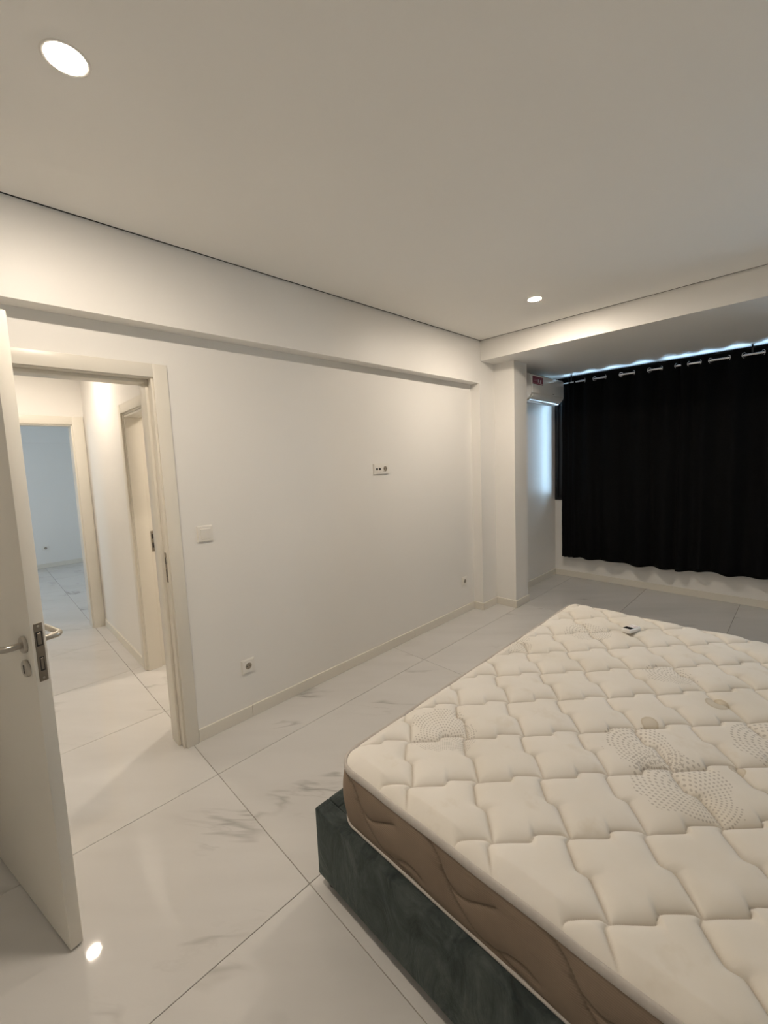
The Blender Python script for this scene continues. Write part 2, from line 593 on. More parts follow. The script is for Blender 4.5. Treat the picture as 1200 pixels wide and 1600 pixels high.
obj('header', boxes((FX, FXW, FY0, FY1, 2.03, ZS)), 'wall', wfe)
obj('lower_wall', boxes((FX, FXW - 0.02, FY0, FY1, 0, 2.03)), 'wall', wfe)
struct('wall_room_right', [(FX, HX - 0.15, FY1, FY1 + 0.15, 0, ZS)], 'white right wall of the far room')
WX0, WX1, WZ0, WZ1 = -5.2, -4.1, 0.85, 2.10
struct('wall_room_left', [(FX, WX0, FY0 - 0.15, FY0, 0, ZS), (WX1, HX - 0.15, FY0 - 0.15, FY0, 0, ZS), (WX0, WX1, FY0 - 0.15, FY0, 0, WZ0), (WX0, WX1, FY0 - 0.15, FY0, WZ1, ZS)],
       'white left wall of the far room with its window')
cr = tag(obj('ceiling_room', ceiling_panel(FX, HX - 0.15, FY0, FY1, ZC, 0.05, [FAR_FILL]), 'ceiling'), 'white ceiling of the far room', 'ceiling', kind='structure')
obj('slab', boxes((FX - 0.15, HX - 0.15, FY0 - 0.15, FY1 + 0.15, ZS, ZS + 0.1)), 'gap_dark', cr)

# ---------------------------------------------------------------- baseboards
BH, BT = 0.072, 0.012


def base(name, bs, label):
    bm = bmesh.new()
    for b in bs:
        box(bm, *b)
    bevel(bm, 0.0018, 1)
    return tag(obj(name, bm, 'lacquer'), label, 'baseboard', kind='structure')


base('baseboard_left', [(0, BT, DO1 + 0.069, 1.094, 0, BH), (0, BT, 1.096, 2.6, 0, BH), (0, BT, 2.602, Y1 - BT, 0, BH)], 'low white baseboard along the recessed left wall')
base('baseboard_recess', [(0, D1, Y1 - BT, Y1, 0, BH)], 'short white baseboard on the recess end face')
base('baseboard_pilaster', [(D1, D1 + BT, Y1 - BT, Y2 - BT, 0, BH)], 'short white baseboard on the narrow pier beside the column')
base('baseboard_column', [(D1, D2 + BT, Y2 - BT, Y2, 0, BH), (D2, D2 + BT, Y2, Y3 + BT, 0, BH)], 'white baseboard around the square column')
base('baseboard_alcove', [(D1, D1 + BT, Y3, YW - BT, 0, BH)], 'white baseboard in the alcove under the air conditioner')
base('baseboard_far', [(D1, XR, YW - BT, YW, 0, BH)], 'white baseboard below the black curtains')
base('baseboard_hall', [(HX + 0.02, AX0 - 0.07, HY1 - BT, HY1, 0, BH)], 'white baseboard along the right hall wall')
base('baseboard_room', [(FXW - 0.02, FXW - 0.02 + BT, FY0, FY1, 0, BH)], 'white baseboard at the foot of the far room wall')

# ---------------------------------------------------------------- bedroom doorway trim
CW, CT = 0.067, 0.016


def bars(name, parent, mat, *bs, bv=0.0025):
    bm = boxes(*bs)
    bevel(bm, bv, 2)
    return obj(name, bm, mat, parent, smooth='auto')


t1 = tag(empty('trim_1', (0, DO1, 0)), 'white lacquered casing and jamb of the bedroom doorway', 'door frame', kind='structure')


def rel(parent, *bs):
    L = parent.location
    return [(b[0] - L.x, b[1] - L.x, b[2] - L.y, b[3] - L.y, b[4] - L.z, b[5] - L.z) for b in bs]


bars('side_casing', t1, 'lacquer', *rel(t1, (0, CT, DO1, DO1 + CW, 0, DOZ + CW)))
bars('side_casing', t1, 'lacquer', *rel(t1, (0, CT, DO0 - CW, DO0, 0, DOZ + CW)))
bars('top_casing', t1, 'lacquer', *rel(t1, (0, CT - 0.001, DO0 + 0.0005, DO1 - 0.0005, DOZ, DOZ + CW)))
bars('side_casing', t1, 'lacquer', *rel(t1, (-0.15 - CT, -0.15, DO1, DO1 + CW, 0, DOZ + CW)))
bars('top_casing', t1, 'lacquer', *rel(t1, (-0.15 - CT, -0.15, DO0, DO1, DOZ, DOZ + CW)))
bars('side_casing', t1, 'lacquer', *rel(t1, (-0.15 - CT, -0.15, DO0 - CW, DO0, 0, DOZ + CW)))
jb = bars('jamb', t1, 'lacquer', *rel(t1, (-0.152, 0.004, DO1 - 0.010, DO1 + 0.004, 0, DOZ + 0.01)))
bars('jamb', t1, 'lacquer', *rel(t1, (-0.152, 0.004, DO0 - 0.004, DO0 + 0.010, 0, DOZ + 0.01)))
bars('head', t1, 'lacquer', *rel(t1, (-0.152, 0.003, DO0 + 0.010, DO1 - 0.010, DOZ - 0.004, DOZ + 0.012)))
bars('stop', t1, 'lacquer', *rel(t1, (-0.148, -0.045, DO1 - 0.024, DO1 - 0.010, 0, DOZ - 0.004)))
bars('stop', t1, 'lacquer', *rel(t1, (-0.148, -0.045, DO0 + 0.010, DO0 + 0.024, 0, DOZ - 0.004)))
bars('head_stop', t1, 'lacquer', *rel(t1, (-0.147, -0.045, DO0 + 0.024, DO1 - 0.024, DOZ - 0.020, DOZ - 0.004)))


def strike(parent, loc, ydir, label):
    """plate in the XZ plane facing -y (ydir=-1) ; local origin loc"""
    p = obj('strike_plate', bevel(boxes((-0.011, 0.011, -0.002, 0.001, -0.08, 0.08)), 0.0006, 1), 'plate_steel', parent, loc=loc)
    p['label'] = label
    obj('latch_hole', boxes((-0.007, 0.006, -0.0024, -0.001, 0.020, 0.055)), 'dark_void', p)
    obj('lip', bevel(boxes((0.008, 0.022, -0.0022, 0.0, 0.022, 0.054)), 0.0006, 1), 'steel', p)
    obj('bolt_hole', boxes((-0.006, 0.006, -0.0024, -0.001, -0.050, -0.010)), 'dark_void', p)
    return p


sp = strike(t1, Vector((-0.018, DO1 - 0.010, 1.015)) - t1.location, -1, 'brown steel strike plate')

# hall end doorway trim
t2 = tag(empty('trim_2', (HX, BY1, 0)), 'cream casing of the far doorway at the end of the hall', 'door frame', kind='structure')
BC = 0.088
bars('side_casing', t2, 'lacquer', *rel(t2, (HX, HX + CT, BY1, BY1 + BC, 0, BZ + 0.075)))
bars('side_casing', t2, 'lacquer', *rel(t2, (HX, HX + CT, BY0 - BC, BY0, 0, BZ + 0.075)))
bars('top_casing', t2, 'lacquer', *rel(t2, (HX, HX + CT - 0.001, BY0, BY1, BZ, BZ + 0.075)))
bars('jamb', t2, 'lacquer', *rel(t2, (HX - 0.152, HX + 0.002, BY1 - 0.012, BY1 + 0.003, 0, BZ)))
bars('jamb', t2, 'lacquer', *rel(t2, (HX - 0.152, HX + 0.002, BY0 - 0.003, BY0 + 0.012, 0, BZ)))
bars('head', t2, 'lacquer', *rel(t2, (HX - 0.152, HX + 0.002, BY0 + 0.012, BY1 - 0.012, BZ - 0.012, BZ + 0.003)))

# side doorway of the hall
t3 = tag(empty('trim_3', (AX0, HY1, 0)), 'cream casing and jamb of the side doorway in the right hall wall', 'door frame', kind='structure')
bars('side_casing', t3, 'lacquer', *rel(t3, (AX0 - 0.066, AX0, HY1 - CT, HY1, 0, AZ + 0.064)))
bars('side_casing', t3, 'lacquer', *rel(t3, (AX1, AX1 + 0.066, HY1 - CT, HY1, 0, AZ + 0.064)))
bars('top_casing', t3, 'lacquer', *rel(t3, (AX0, AX1, HY1 - CT + 0.001, HY1, AZ, AZ + 0.064)))
bars('jamb', t3, 'lacquer', *rel(t3, (AX0 - 0.003, AX0 + 0.012, HY1 - 0.003, HY1 + 0.158, 0, AZ)))
bars('jamb', t3, 'lacquer', *rel(t3, (AX1 - 0.012, AX1 + 0.003, HY1 - 0.003, HY1 + 0.158, 0, AZ)))
bars('head', t3, 'lacquer', *rel(t3, (AX0 + 0.012, AX1 - 0.012, HY1 - 0.002, HY1 + 0.158, AZ - 0.012, AZ + 0.003)))
bars('stop', t3, 'lacquer', *rel(t3, (AX0 + 0.012, AX0 + 0.026, HY1 + 0.002, HY1 + 0.094, 0, AZ - 0.012)))
bars('head_stop', t3, 'lacquer', *rel(t3, (AX0 + 0.026, AX1 - 0.012, HY1 + 0.002, HY1 + 0.105, AZ - 0.028, AZ - 0.012)))
s3 = strike(t3, Vector((AX0 + 0.012, HY1 + 0.116, 0.99)) - t3.location, -1, 'brown steel strike plate')
s3.rotation_euler = (0, 0, math.radians(90))

# ---------------------------------------------------------------- bedroom door leaf (ajar)
DL, DT, DH = 0.78, 0.0355, 1.988
ANG = math.radians(13.06)
d1 = tag(empty('door_1', (0.756 - DL * math.cos(ANG), 0.084 - DL * math.sin(ANG), 0.008), ANG),
         'white lacquered bedroom door standing open with steel lever handle', 'door', kind='structure')
bars('leaf', d1, 'lacquer', (0, DL, 0, DT, 0, DH), bv=0.002)
hx, hz, kz = DL - 0.057, 1.012, 0.937


def lever(side):
    s = -1 if side == 'front' else 1
    y0 = 0.0 if side == 'front' else DT
    bm = bmesh.new()
    pts = [(hx, y0 + s * 0.004, hz), (hx, y0 + s * 0.030, hz)]
    for k in range(0, 8):
        a = k / 7 * math.pi / 2
        pts.append((hx - 0.020 * (1 - math.cos(a)), y0 + s * (0.038 + 0.020 * math.sin(a)), hz))
    pts += [(hx - 0.06, y0 + s * 0.058, hz), (hx - 0.125, y0 + s * 0.056, hz)]
    tube(bm, pts, 0.0095, 16)
    lv = obj('lever_handle', bm, 'steel', d1, smooth='auto')
    for nm, z in (('rosette', hz), ('key_rosette', kz)):
        bm = bmesh.new()
        lathe(bm, [(0.0, 0.0005), (0.0262, 0.0005), (0.0262, 0.007), (0.0245, 0.0095), (0.0, 0.0100)], (hx, y0, z), '-Y' if s < 0 else 'Y', 36)
        o = obj(nm, bm, 'steel', d1, smooth='auto')
        if nm == 'key_rosette':
            y_a, y_b = sorted((y0 + s * 0.0095, y0 + s * 0.0106))
            obj('keyhole', bevel(boxes((hx - 0.004, hx + 0.004, y_a, y_b, z - 0.014, z + 0.012)), 0.0004, 1), 'dark_void', o)


lever('front')
lever('back')
lp = obj('lock_plate', bevel(boxes((DL - 0.001, DL + 0.0015, 0.0075, 0.0295, 0.902, 1.082)), 0.0006, 1), 'plate_steel', d1)
obj('latch_slot', boxes((DL + 0.0012, DL + 0.0019, 0.0105, 0.0265, 1.012, 1.056)), 'dark_void', lp)
obj('latch', bevel(boxes((DL, DL + 0.004, 0.0135, 0.0235, 1.016, 1.052)), 0.0012, 1), 'plate_steel', lp)
obj('bolt_slot', boxes((DL + 0.0012, DL + 0.0019, 0.013, 0.0245, 0.934, 0.978)), 'dark_void', lp)
obj('bolt', bevel(boxes((DL, DL + 0.0022, 0.0155, 0.0225, 0.938, 0.974)), 0.0005, 1), 'plate_steel', lp)
for z in (0.912, 1.072):
    bm = bmesh.new()
    lathe(bm, [(0, 0.0015), (0.0035, 0.0015), (0.003, 0.0023), (0, 0.0024)], (DL, 0.0185, z), 'X', 12)
    obj('screw', bm, 'steel', lp)
for z in (0.20, 1.0, 1.78):
    bm = bmesh.new()
    lathe(bm, [(0, -0.045), (0.007, -0.045), (0.007, 0.045), (0, 0.045)], (-0.006, -0.004, z), 'Z', 12)
    obj('hinge', bm, 'steel', d1, smooth='auto')

# ---------------------------------------------------------------- main window
w1 = tag(empty('window_1', (D1, YW, 0.955)), 'wide black aluminium window behind the black curtains', 'window', kind='structure')
wx0, wx1, wz0, wz1 = D1, 3.32, 0.955, ZB
fw = 0.035
bars('frame', w1, 'frame_black', *rel(w1, (wx0, wx0 + fw, YW - 0.006, YW + 0.09, wz0, wz1), (wx1 - fw, wx1, YW - 0.006, YW + 0.09, wz0, wz1),
                                   (wx0 + fw, wx1 - fw, YW - 0.006, YW + 0.09, wz0, wz0 + fw), (wx0 + fw, wx1 - fw, YW - 0.006, YW + 0.09, wz1 - 0.022, wz1)), bv=0.002)
nx = 3
sw = (wx1 - wx0 - 2 * fw) / nx
for k in range(nx):
    a = wx0 + fw + k * sw
    b_ = a + sw
    yo = YW + 0.015 + 0.03 * (k % 2)
    s_ = bars('sash', w1, 'frame_black', *rel(w1, (a, a + (0.048 if k == 0 else 0.035), yo, yo + 0.03, wz0 + fw, wz1 - 0.022), (b_ - 0.035, b_, yo, yo + 0.03, wz0 + fw, wz1 - 0.022),
                                            (a + 0.035, b_ - 0.035, yo, yo + 0.03, wz0 + fw, wz0 + fw + 0.05), (a + 0.035, b_ - 0.035, yo, yo + 0.03, wz1 - 0.050, wz1 - 0.022)), bv=0.0015)
    obj('pane', boxes(*rel(w1, (a + 0.033, b_ - 0.033, yo + 0.012, yo + 0.017, wz0 + fw + 0.048, wz1 - 0.048))), 'glass', s_)
w2 = tag(empty('window_2', (WX0, FY0, WZ0)), 'daylit window of the far room out of view', 'window', kind='structure')
bars('frame', w2, 'frame_black', *rel(w2, (WX0, WX0 + 0.05, FY0 - 0.09, FY0, WZ0, WZ1), (WX1 - 0.05, WX1, FY0 - 0.09, FY0, WZ0, WZ1),
                                   (WX0 + 0.05, WX1 - 0.05, FY0 - 0.09, FY0, WZ0, WZ0 + 0.05), (WX0 + 0.05, WX1 - 0.05, FY0 - 0.09, FY0, WZ1 - 0.05, WZ1)), bv=0.002)
obj('pane', boxes(*rel(w2, (WX0 + 0.048, WX1 - 0.048, FY0 - 0.05, FY0 - 0.045, WZ0 + 0.048, WZ1 - 0.048))), 'glass', w2)

# ---------------------------------------------------------------- bed frame
FX0, FX1, FYA, FYB, FZ0, FZ1 = 1.155, 3.34, 0.767, 2.868, 0.042, 0.300
bed = tag(empty('bed_frame', (FX0, FYA, 0)), 'low bed frame upholstered in dark green-grey velvet under the mattress', 'bed')


def rail(name, *b):
    bm = boxes(*rel(bed, b))
    bmesh.ops.subdivide_edges(bm, edges=[e for e in bm.edges if e.calc_length() > 1.0], cuts=60, use_grid_fill=True)
    bmesh.ops.bevel(bm, geom=[e for e in bm.edges if len(e.link_faces) == 2 and e.calc_face_angle(0) > 0.5], offset=0.006, segments=3, affect='EDGES', profile=0.5)
    rnd = random.Random(3)
    return obj(name, bm, 'velvet', bed, smooth='auto')


rail('foot_rail', FX0, FX0 + 0.06, FYA + 0.0605, FYB - 0.0605, FZ0, FZ1)
rail('side_rail', FX0, FX1, FYA, FYA + 0.06, FZ0, FZ1)
rail('side_rail', FX0, FX1, FYB - 0.06, FYB, FZ0, FZ1)
rail('head_rail', FX1 - 0.06, FX1, FYA + 0.061, FYB - 0.061, FZ0, FZ1)
obj('base_panel', boxes(*rel(bed, (FX0 + 0.062, FX1 - 0.062, FYA + 0.062, FYB - 0.062, 0.26, 0.298))), 'velvet', bed)
for x, y in ((FX0 + 0.04, FYA + 0.04), (FX1 - 0.05, FYA + 0.04), (FX0 + 0.04, FYB - 0.04), (FX1 - 0.05, FYB - 0.04), (2.25, 1.8)):
    bm = bmesh.new()
    lathe(bm, [(0, 0), (0.020, 0), (0.025, FZ0 if y != 1.8 else 0.26), (0, FZ0 if y != 1.8 else 0.26)], Vector((x, y, 0)) - bed.location, 'Z', 16)
    obj('leg', bm, 'black_plastic', bed, smooth='auto')

# ---------------------------------------------------------------- mattress
MX0, MX1, MY0, MY1, MZ0, MZT = 1.243, 3.26, 0.803, 2.845, 0.300, 0.512
MR = 0.085
mat_e = tag(empty('mattress', (0, 0, 0)), 'stained cream quilted mattress with brown sides lying on the velvet bed frame', 'mattress')


def rrect(x0, x1, y0, y1, r, step=0.02, seg=12):
    pts = []

    def line(a, b):
        n = max(1, int(math.hypot(b[0] - a[0], b[1] - a[1]) / step))
        for k in range(n):
            pts.append((a[0] + (b[0] - a[0]) * k / n, a[1] + (b[1] - a[1]) * k / n))

    def arc(cx, cy, a0):
        for k in range(seg):
            a = a0 + math.pi / 2 * k / seg
            pts.append((cx + r * math.cos(a), cy + r * math.sin(a)))
    line((x0 + r, y0), (x1 - r, y0)); arc(x1 - r, y0 + r, -math.pi / 2)
    line((x1, y0 + r), (x1, y1 - r)); arc(x1 - r, y1 - r, 0)
    line((x1 - r, y1), (x0 + r, y1)); arc(x0 + r, y1 - r, math.pi / 2)
    line((x0, y1 - r), (x0, y0 + r)); arc(x0 + r, y0 + r, math.pi)
    return pts


def quilt(X, Y):
    """distance to the nearest stitched seam of the interlocking quilting (vectorised)"""
    ax_, ay_, bx_, by_ = 0.1425, 0.151, -0.1425, 0.151
    x, y = X - 1.956, Y - 1.039
    det = ax_ * by_ - ay_ * bx_
    A = (x * by_ - y * bx_) / det
    B = (ax_ * y - ay_ * x) / det
    fA, fB = A - np.floor(A), B - np.floor(B)
    v = np.interp(fA, [0, 0.10, 0.45, 0.49, 0.54, 0.60, 0.90, 1.0], [0, -0.005, -0.028, -0.015, 0.065, 0.075, 0.055, 0])
    u = np.interp(fB, [0, 0.42, 0.47, 0.54, 0.60, 0.94, 1.0], [0.0, 0.010, 0.0, -0.085, -0.105, -0.085, -0.03])
    dB = B - v
    dA = A - u
    rb = np.abs(dB - np.round(dB)) * 0.2076
    ra = np.abs(dA - np.round(dA)) * 0.2076
    return np.minimum(ra, rb), ra, rb


def smooth_noise(X, Y, seed, cell):
    rs = np.random.RandomState(seed)
    g = rs.rand(64, 64)
    x, y = X / cell + 20, Y / cell + 20
    i, j = np.floor(x).astype(int), np.floor(y).astype(int)
    fx, fy = x - i, y - j
    fx, fy = fx * fx * (3 - 2 * fx), fy * fy * (3 - 2 * fy)
    i, j = i % 63, j % 63
    return (g[i, j] * (1 - fx) * (1 - fy) + g[i + 1, j] * fx * (1 - fy) + g[i, j + 1] * (1 - fx) * fy + g[i + 1, j + 1] * fx * fy)


def sdf_rr(X, Y):
    """distance inside the rounded rectangle outline"""
    cx, cy = (MX0 + MX1) / 2, (MY0 + MY1) / 2
    qx = np.abs(X - cx) - ((MX1 - MX0) / 2 - MR)
    qy = np.abs(Y - cy) - ((MY1 - MY0) / 2 - MR)
    out = np.sqrt(np.maximum(qx, 0) ** 2 + np.maximum(qy, 0) ** 2) + np.minimum(np.maximum(qx, qy), 0) - MR
    return -out


def top_height(X, Y):
    d, ra, rb = quilt(X, Y)
    e = sdf_rr(X, Y)
    # pillow between the seams: product of both directions keeps corners low
    pil = (1 - np.exp(-ra / 0.016)) * (1 - np.exp(-rb / 0.016))
    h = 0.0200 * pil - 0.0045 * np.exp(-(d / 0.0030) ** 2)
    h += 0.006 * (smooth_noise(X, Y, 4, 0.35) - 0.5) + 0.004 * (smooth_noise(X, Y, 9, 0.11) - 0.5)
    k = np.clip(e / 0.055, 0, 1)
    k2 = np.sqrt(1 - (1 - k) ** 2)
    return MZT - 0.016 + 0.020 * k2 + h * np.clip(e / 0.05, 0, 1)


# plan grid refined: polar-free regular grid clipped to the outline by projection
step = 0.0036
gx = np.arange(MX0, 2.78, step)
gx = np.concatenate([gx, np.linspace(2.78, MX1, 60)])
gy = np.arange(MY0, MY1 + step * 0.5, step)
gy[-1] = MY1
GX, GY = np.meshgrid(gx, gy, indexing='ij')
# squeeze the corners of the square grid onto the rounded outline
cx0, cx1, cy0, cy1 = MX0 + MR, MX1 - MR, MY0 + MR, MY1 - MR
PX_, PY_ = GX.copy(), GY.copy()
for (ccx, sx) in ((cx0, -1), (cx1, 1)):
    for (ccy, sy) in ((cy0, -1), (cy1, 1)):
        m_ = ((GX - ccx) * sx > 0) & ((GY - ccy) * sy > 0)
        a_ = (GX[m_] - ccx) * sx / MR
        b2 = (GY[m_] - ccy) * sy / MR
        PX_[m_] = ccx + sx * MR * a_ * np.sqrt(np.maximum(0, 1 - b2 ** 2 / 2))
        PY_[m_] = ccy + sy * MR * b2 * np.sqrt(np.maximum(0, 1 - a_ ** 2 / 2))
GZ = top_height(PX_, PY_)
n0, n1 = GX.shape
co = np.stack([PX_, PY_, GZ], -1).reshape(-1, 3)
idx = np.arange(n0 * n1).reshape(n0, n1)
quads = np.stack([idx[:-1, :-1], idx[1:, :-1], idx[1:, 1:], idx[:-1, 1:]], -1).reshape(-1, 4)


def np_mesh(name, co, quads, mat, parent, attr=None):
    me = bpy.data.meshes.new(name)
    me.vertices.add(len(co))
    me.vertices.foreach_set('co', co.astype(np.float32).ravel())
    me.loops.add(quads.size)
    me.loops.foreach_set('vertex_index', quads.astype(np.int32).ravel())
    me.polygons.add(len(quads))
    me.polygons.foreach_set('loop_start', np.arange(0, quads.size, 4, dtype=np.int32))
    me.polygons.foreach_set('use_smooth', np.ones(len(quads), dtype=bool))
    me.update(calc_edges=True)
    me.validate()
    if attr is not None:
        at = me.attributes.new('stitch_shade', 'FLOAT', 'POINT')
        at.data.foreach_set('value', attr.astype(np.float32).ravel())
    me.materials.append(MAT[mat])
    o = bpy.data.objects.new(name, me)
    COL.objects.link(o)
    o.parent = parent
    return o


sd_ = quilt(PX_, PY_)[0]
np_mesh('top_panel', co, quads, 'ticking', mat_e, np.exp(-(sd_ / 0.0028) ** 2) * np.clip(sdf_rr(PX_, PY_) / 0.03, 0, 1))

# brown side panel: a band round the outline with stitched waves
path = rrect(MX0 + 0.004, MX1 - 0.004, MY0 + 0.004, MY1 - 0.004, MR - 0.004, 0.006, 24)
P = np.array(path)
T = np.roll(P, -1, 0) - np.roll(P, 1, 0)
T /= np.linalg.norm(T, axis=1)[:, None]
NRM = np.stack([T[:, 1], -T[:, 0]], -1)
S = np.concatenate([[0], np.cumsum(np.linalg.norm(np.diff(P, axis=0), axis=1))]) + MX0 + MR
nz = 44
Z = np.linspace(MZ0 + 0.006, MZT - 0.016, nz)
SS, ZZ = np.meshgrid(S, Z, indexing='ij')
zn = (ZZ - Z[0]) / (Z[-1] - Z[0])
PER = 0.345


def wave_dist(off, lo, hi, skew):
    ph = (SS - off) / PER
    fr = ph - np.floor(ph)
    # long falling sweep, short rising hook
    zz = np.interp(fr, [0, 0.10, 0.22, 0.40, 0.56, 0.66, 0.76, 0.88, 1.0],
                   [hi, hi * 0.97, hi * 0.80, hi * 0.45 + lo * 0.3, lo, lo * 0.95 + 0.02, lo + 0.10, lo + 0.12 + skew, hi])
    sl = np.abs(np.gradient(zz, axis=0) / np.maximum(np.gradient(SS, axis=0), 1e-6)) * (Z[-1] - Z[0])
    return np.abs(zn - zz) * (Z[-1] - Z[0]) / np.sqrt(1 + sl ** 2)


def sweep(off, pts):
    """a stitched curve given as (s, zn) polyline repeated every PER; returns distance"""
    best = np.full(SS.shape, 1.0)
    H = Z[-1] - Z[0]
    xs = ((SS - off) % PER)
    for sh in (-PER, 0, PER):
        for (a0, b0), (a1, b1) in zip(pts, pts[1:]):
            ax2, ay2, bx2, by2 = a0 + sh, b0 * H, a1 + sh, b1 * H
            dx, dy = bx2 - ax2, by2 - ay2
            t_ = np.clip(((xs - ax2) * dx + (zn * H - ay2) * dy) / (dx * dx + dy * dy), 0, 1)
            best = np.minimum(best, np.hypot(xs - ax2 - t_ * dx, zn * H - ay2 - t_ * dy))
    return best


def spline(pts, n=8):
    out = []
    for i in range(len(pts) - 1):
        p0, p1, p2, p3 = pts[max(i - 1, 0)], pts[i], pts[i + 1], pts[min(i + 2, len(pts) - 1)]
        for k in range(n):
            t_ = k / n
            out.append(tuple(0.5 * (2 * p1[c] + (p2[c] - p0[c]) * t_ + (2 * p0[c] - 5 * p1[c] + 4 * p2[c] - p3[c]) * t_ ** 2 + (3 * p1[c] - p0[c] - 3 * p2[c] + p3[c]) * t_ ** 3) for c in (0, 1)))
    out.append(pts[-1])
    return out


c1 = spline([(0.0, 0.98), (0.05, 0.80), (0.10, 0.42), (0.16, 0.14), (0.215, 0.10), (0.26, 0.22), (0.30, 0.26), (0.33, 0.20)])
c2 = spline([(0.06, 0.66), (0.10, 0.52), (0.135, 0.50), (0.18, 0.62), (0.225, 0.74)])
c3 = spline([(0.20, 0.11), (0.25, 0.10), (0.30, 0.02), (0.33, -0.05)])
dist = np.minimum.reduce([sweep(1.30, c1), sweep(1.30, c2), sweep(1.30, c3)])
groove = np.exp(-(dist / 0.0035) ** 2)
puff = 0.008 * (1 - np.exp(-dist / 0.016)) * np.sin(np.pi * np.clip(zn, 0, 1)) ** 0.5
bulge = 0.009 * np.sin(np.pi * zn) ** 0.8
off = bulge + puff - 0.0035 * groove
SXY = P[:, None, :] + NRM[:, None, :] * off[..., None] * 0.9
co2 = np.concatenate([SXY, ZZ[..., None]], -1)
m0, m1 = ZZ.shape
id2 = np.arange(m0 * m1).reshape(m0, m1)
nxt = np.roll(id2, -1, 0)
q2 = np.stack([id2[:, :-1], nxt[:, :-1], nxt[:, 1:], id2[:, 1:]], -1).reshape(-1, 4)
np_mesh('side_panel', co2.reshape(-1, 3), q2, 'side_cloth', mat_e, groove)

# piping tapes
pp = rrect(MX0 + 0.003, MX1 - 0.003, MY0 + 0.003, MY1 - 0.003, MR - 0.003, 0.04, 14)
prof = [(0.007 * math.cos(a), 0.0135 * math.sin(a)) for a in [k * 2 * math.pi / 14 for k in range(14)]]
bm = bmesh.new()
tube(bm, [(x, y, MZT - 0.012 + 0.0015 * math.sin(k * 0.9)) for k, (x, y) in enumerate(pp)], 0, closed=True, prof=prof)
obj('piping', bm, 'tape', mat_e, smooth=True)
prof = [(0.006 * math.cos(a), 0.006 * math.sin(a)) for a in [k * 2 * math.pi / 12 for k in range(12)]]
bm = bmesh.new()
tube(bm, [(x, y, MZ0 + 0.006) for x, y in pp], 0, closed=True, prof=prof)
obj('piping', bm, 'tape', mat_e, smooth=True)
bm = bmesh.new()
vs2 = [bm.verts.new((x, y, MZ0 + 0.002)) for x, y in pp]
bm.faces.new(vs2)
obj('underside', bm, 'side_cloth', mat_e)

# ---------------------------------------------------------------- remote control on the mattress
zt = float(top_height(np.array([[1.70]]), np.array([[2.52]]))[0, 0])
rm = tag(empty('remote_control', (1.697, 2.525, zt + 0.006), math.radians(-14)), 'small white remote control with dark screen lying on the mattress', 'remote')
rm.rotation_euler = (math.radians(-3), math.radians(-4), math.radians(-14))
bm = bmesh.new()
box(bm, -0.027, 0.027, -0.055, 0.055, 0.0, 0.022)
bmesh.ops.bevel(bm, geom=bm.edges[:], offset=0.005, segments=3, affect='EDGES')
obj('body', bm, 'remote_plastic', rm, smooth='auto')
obj('screen', bevel(boxes((-0.021, 0.021, -0.044, -0.006, 0.0215, 0.0228)), 0.0005, 1), 'black_plastic', rm)
for x, y in ((-0.012, 0.012), (0.012, 0.012), (-0.012, 0.032), (0.012, 0.032)):
    obj('button', bevel(boxes((x - 0.007, x + 0.007, y - 0.005, y + 0.005, 0.0215, 0.0235)), 0.0008, 1), 'label_white', rm)

# ---------------------------------------------------------------- sockets and switch on the left wall


def face_plate(name, y, z, label, cat, x=0.0, w=0.082, h=0.082, group=None):
    o = tag(empty(name, (x, y, z)), label, cat, group)
    bm = boxes((0.0, 0.010, -w / 2, w / 2, -h / 2, h / 2))
    bmesh.ops.bevel(bm, geom=[e for e in bm.edges if abs(e.verts[0].co.x - 0.010) < 1e-5 and abs(e.verts[1].co.x - 0.010) < 1e-5], offset=0.004, segments=2, affect='EDGES')
    obj('plate', bm, 'white_plastic', o, smooth='auto')
    return o


def schuko(o, y=0.0):
    bm = bmesh.new()
    lathe(bm, [(0.0260, 0.0095), (0.0255, 0.0125), (0.0205, 0.0125), (0.0198, 0.0098)], (0, y, 0), 'X', 32)
    obj('ring', bm, 'white_plastic', o, smooth='auto')
    bm = bmesh.new()
    lathe(bm, [(0.0203, 0.0104), (0.0, 0.0102)], (0, y, 0), 'X', 32)
    w = obj('well', bm, MAT['well'], o)
    for dy in (-0.0095, 0.0095):
        bm = bmesh.new()
        lathe(bm, [(0.0032, 0.0106), (0.0, 0.0107)], (0, y + dy, 0), 'X', 14)
        obj('pin_hole', bm, 'dark_void', w)
    for s in (-1, 1):
        obj('earth_clip', boxes((0.0103, 0.0118, y - 0.003, y + 0.003, s * 0.0165 - 0.003, s * 0.0165 + 0.003)), 'plate_steel', w)


MAT['well'] = simple('socket_well', (0.33, 0.29, 0.235), 0.5)
so = face_plate('power_outlet', 1.091, 0.326, 'white power outlet low on the wall near the doorway', 'outlet', group='outlets low on the walls')
schuko(so)
so2 = copy_tree(so)
so2.location = (0, 3.360, 0.321)
so2['label'] = 'white power outlet low on the wall near the column'
so3 = copy_tree(so)
so3.location = (FXW - 0.02, 0.775, 0.325)
so3['label'] = 'white power outlet low on the far room wall seen through both doorways'
tv = face_plate('television_outlet', 2.281, 1.469, 'white double wall outlet at eye height in the middle of the recess', 'outlet', w=0.162, h=0.083)
obj('coax_insert', bevel(boxes((0.0095, 0.0125, -0.066, -0.008, -0.028, 0.028)), 0.0012, 1), 'white_plastic', tv)
for dy in (-0.051, -0.021):
    bm = bmesh.new()
    lathe(bm, [(0.0095, 0.0120), (0.0092, 0.0145), (0.0065, 0.0145), (0.0062, 0.0128), (0, 0.0128)], (0, dy, 0.0), 'X', 20)
    c_ = obj('coax_port', bm, 'dark_void', tv, smooth='auto')
schuko(tv, 0.040)
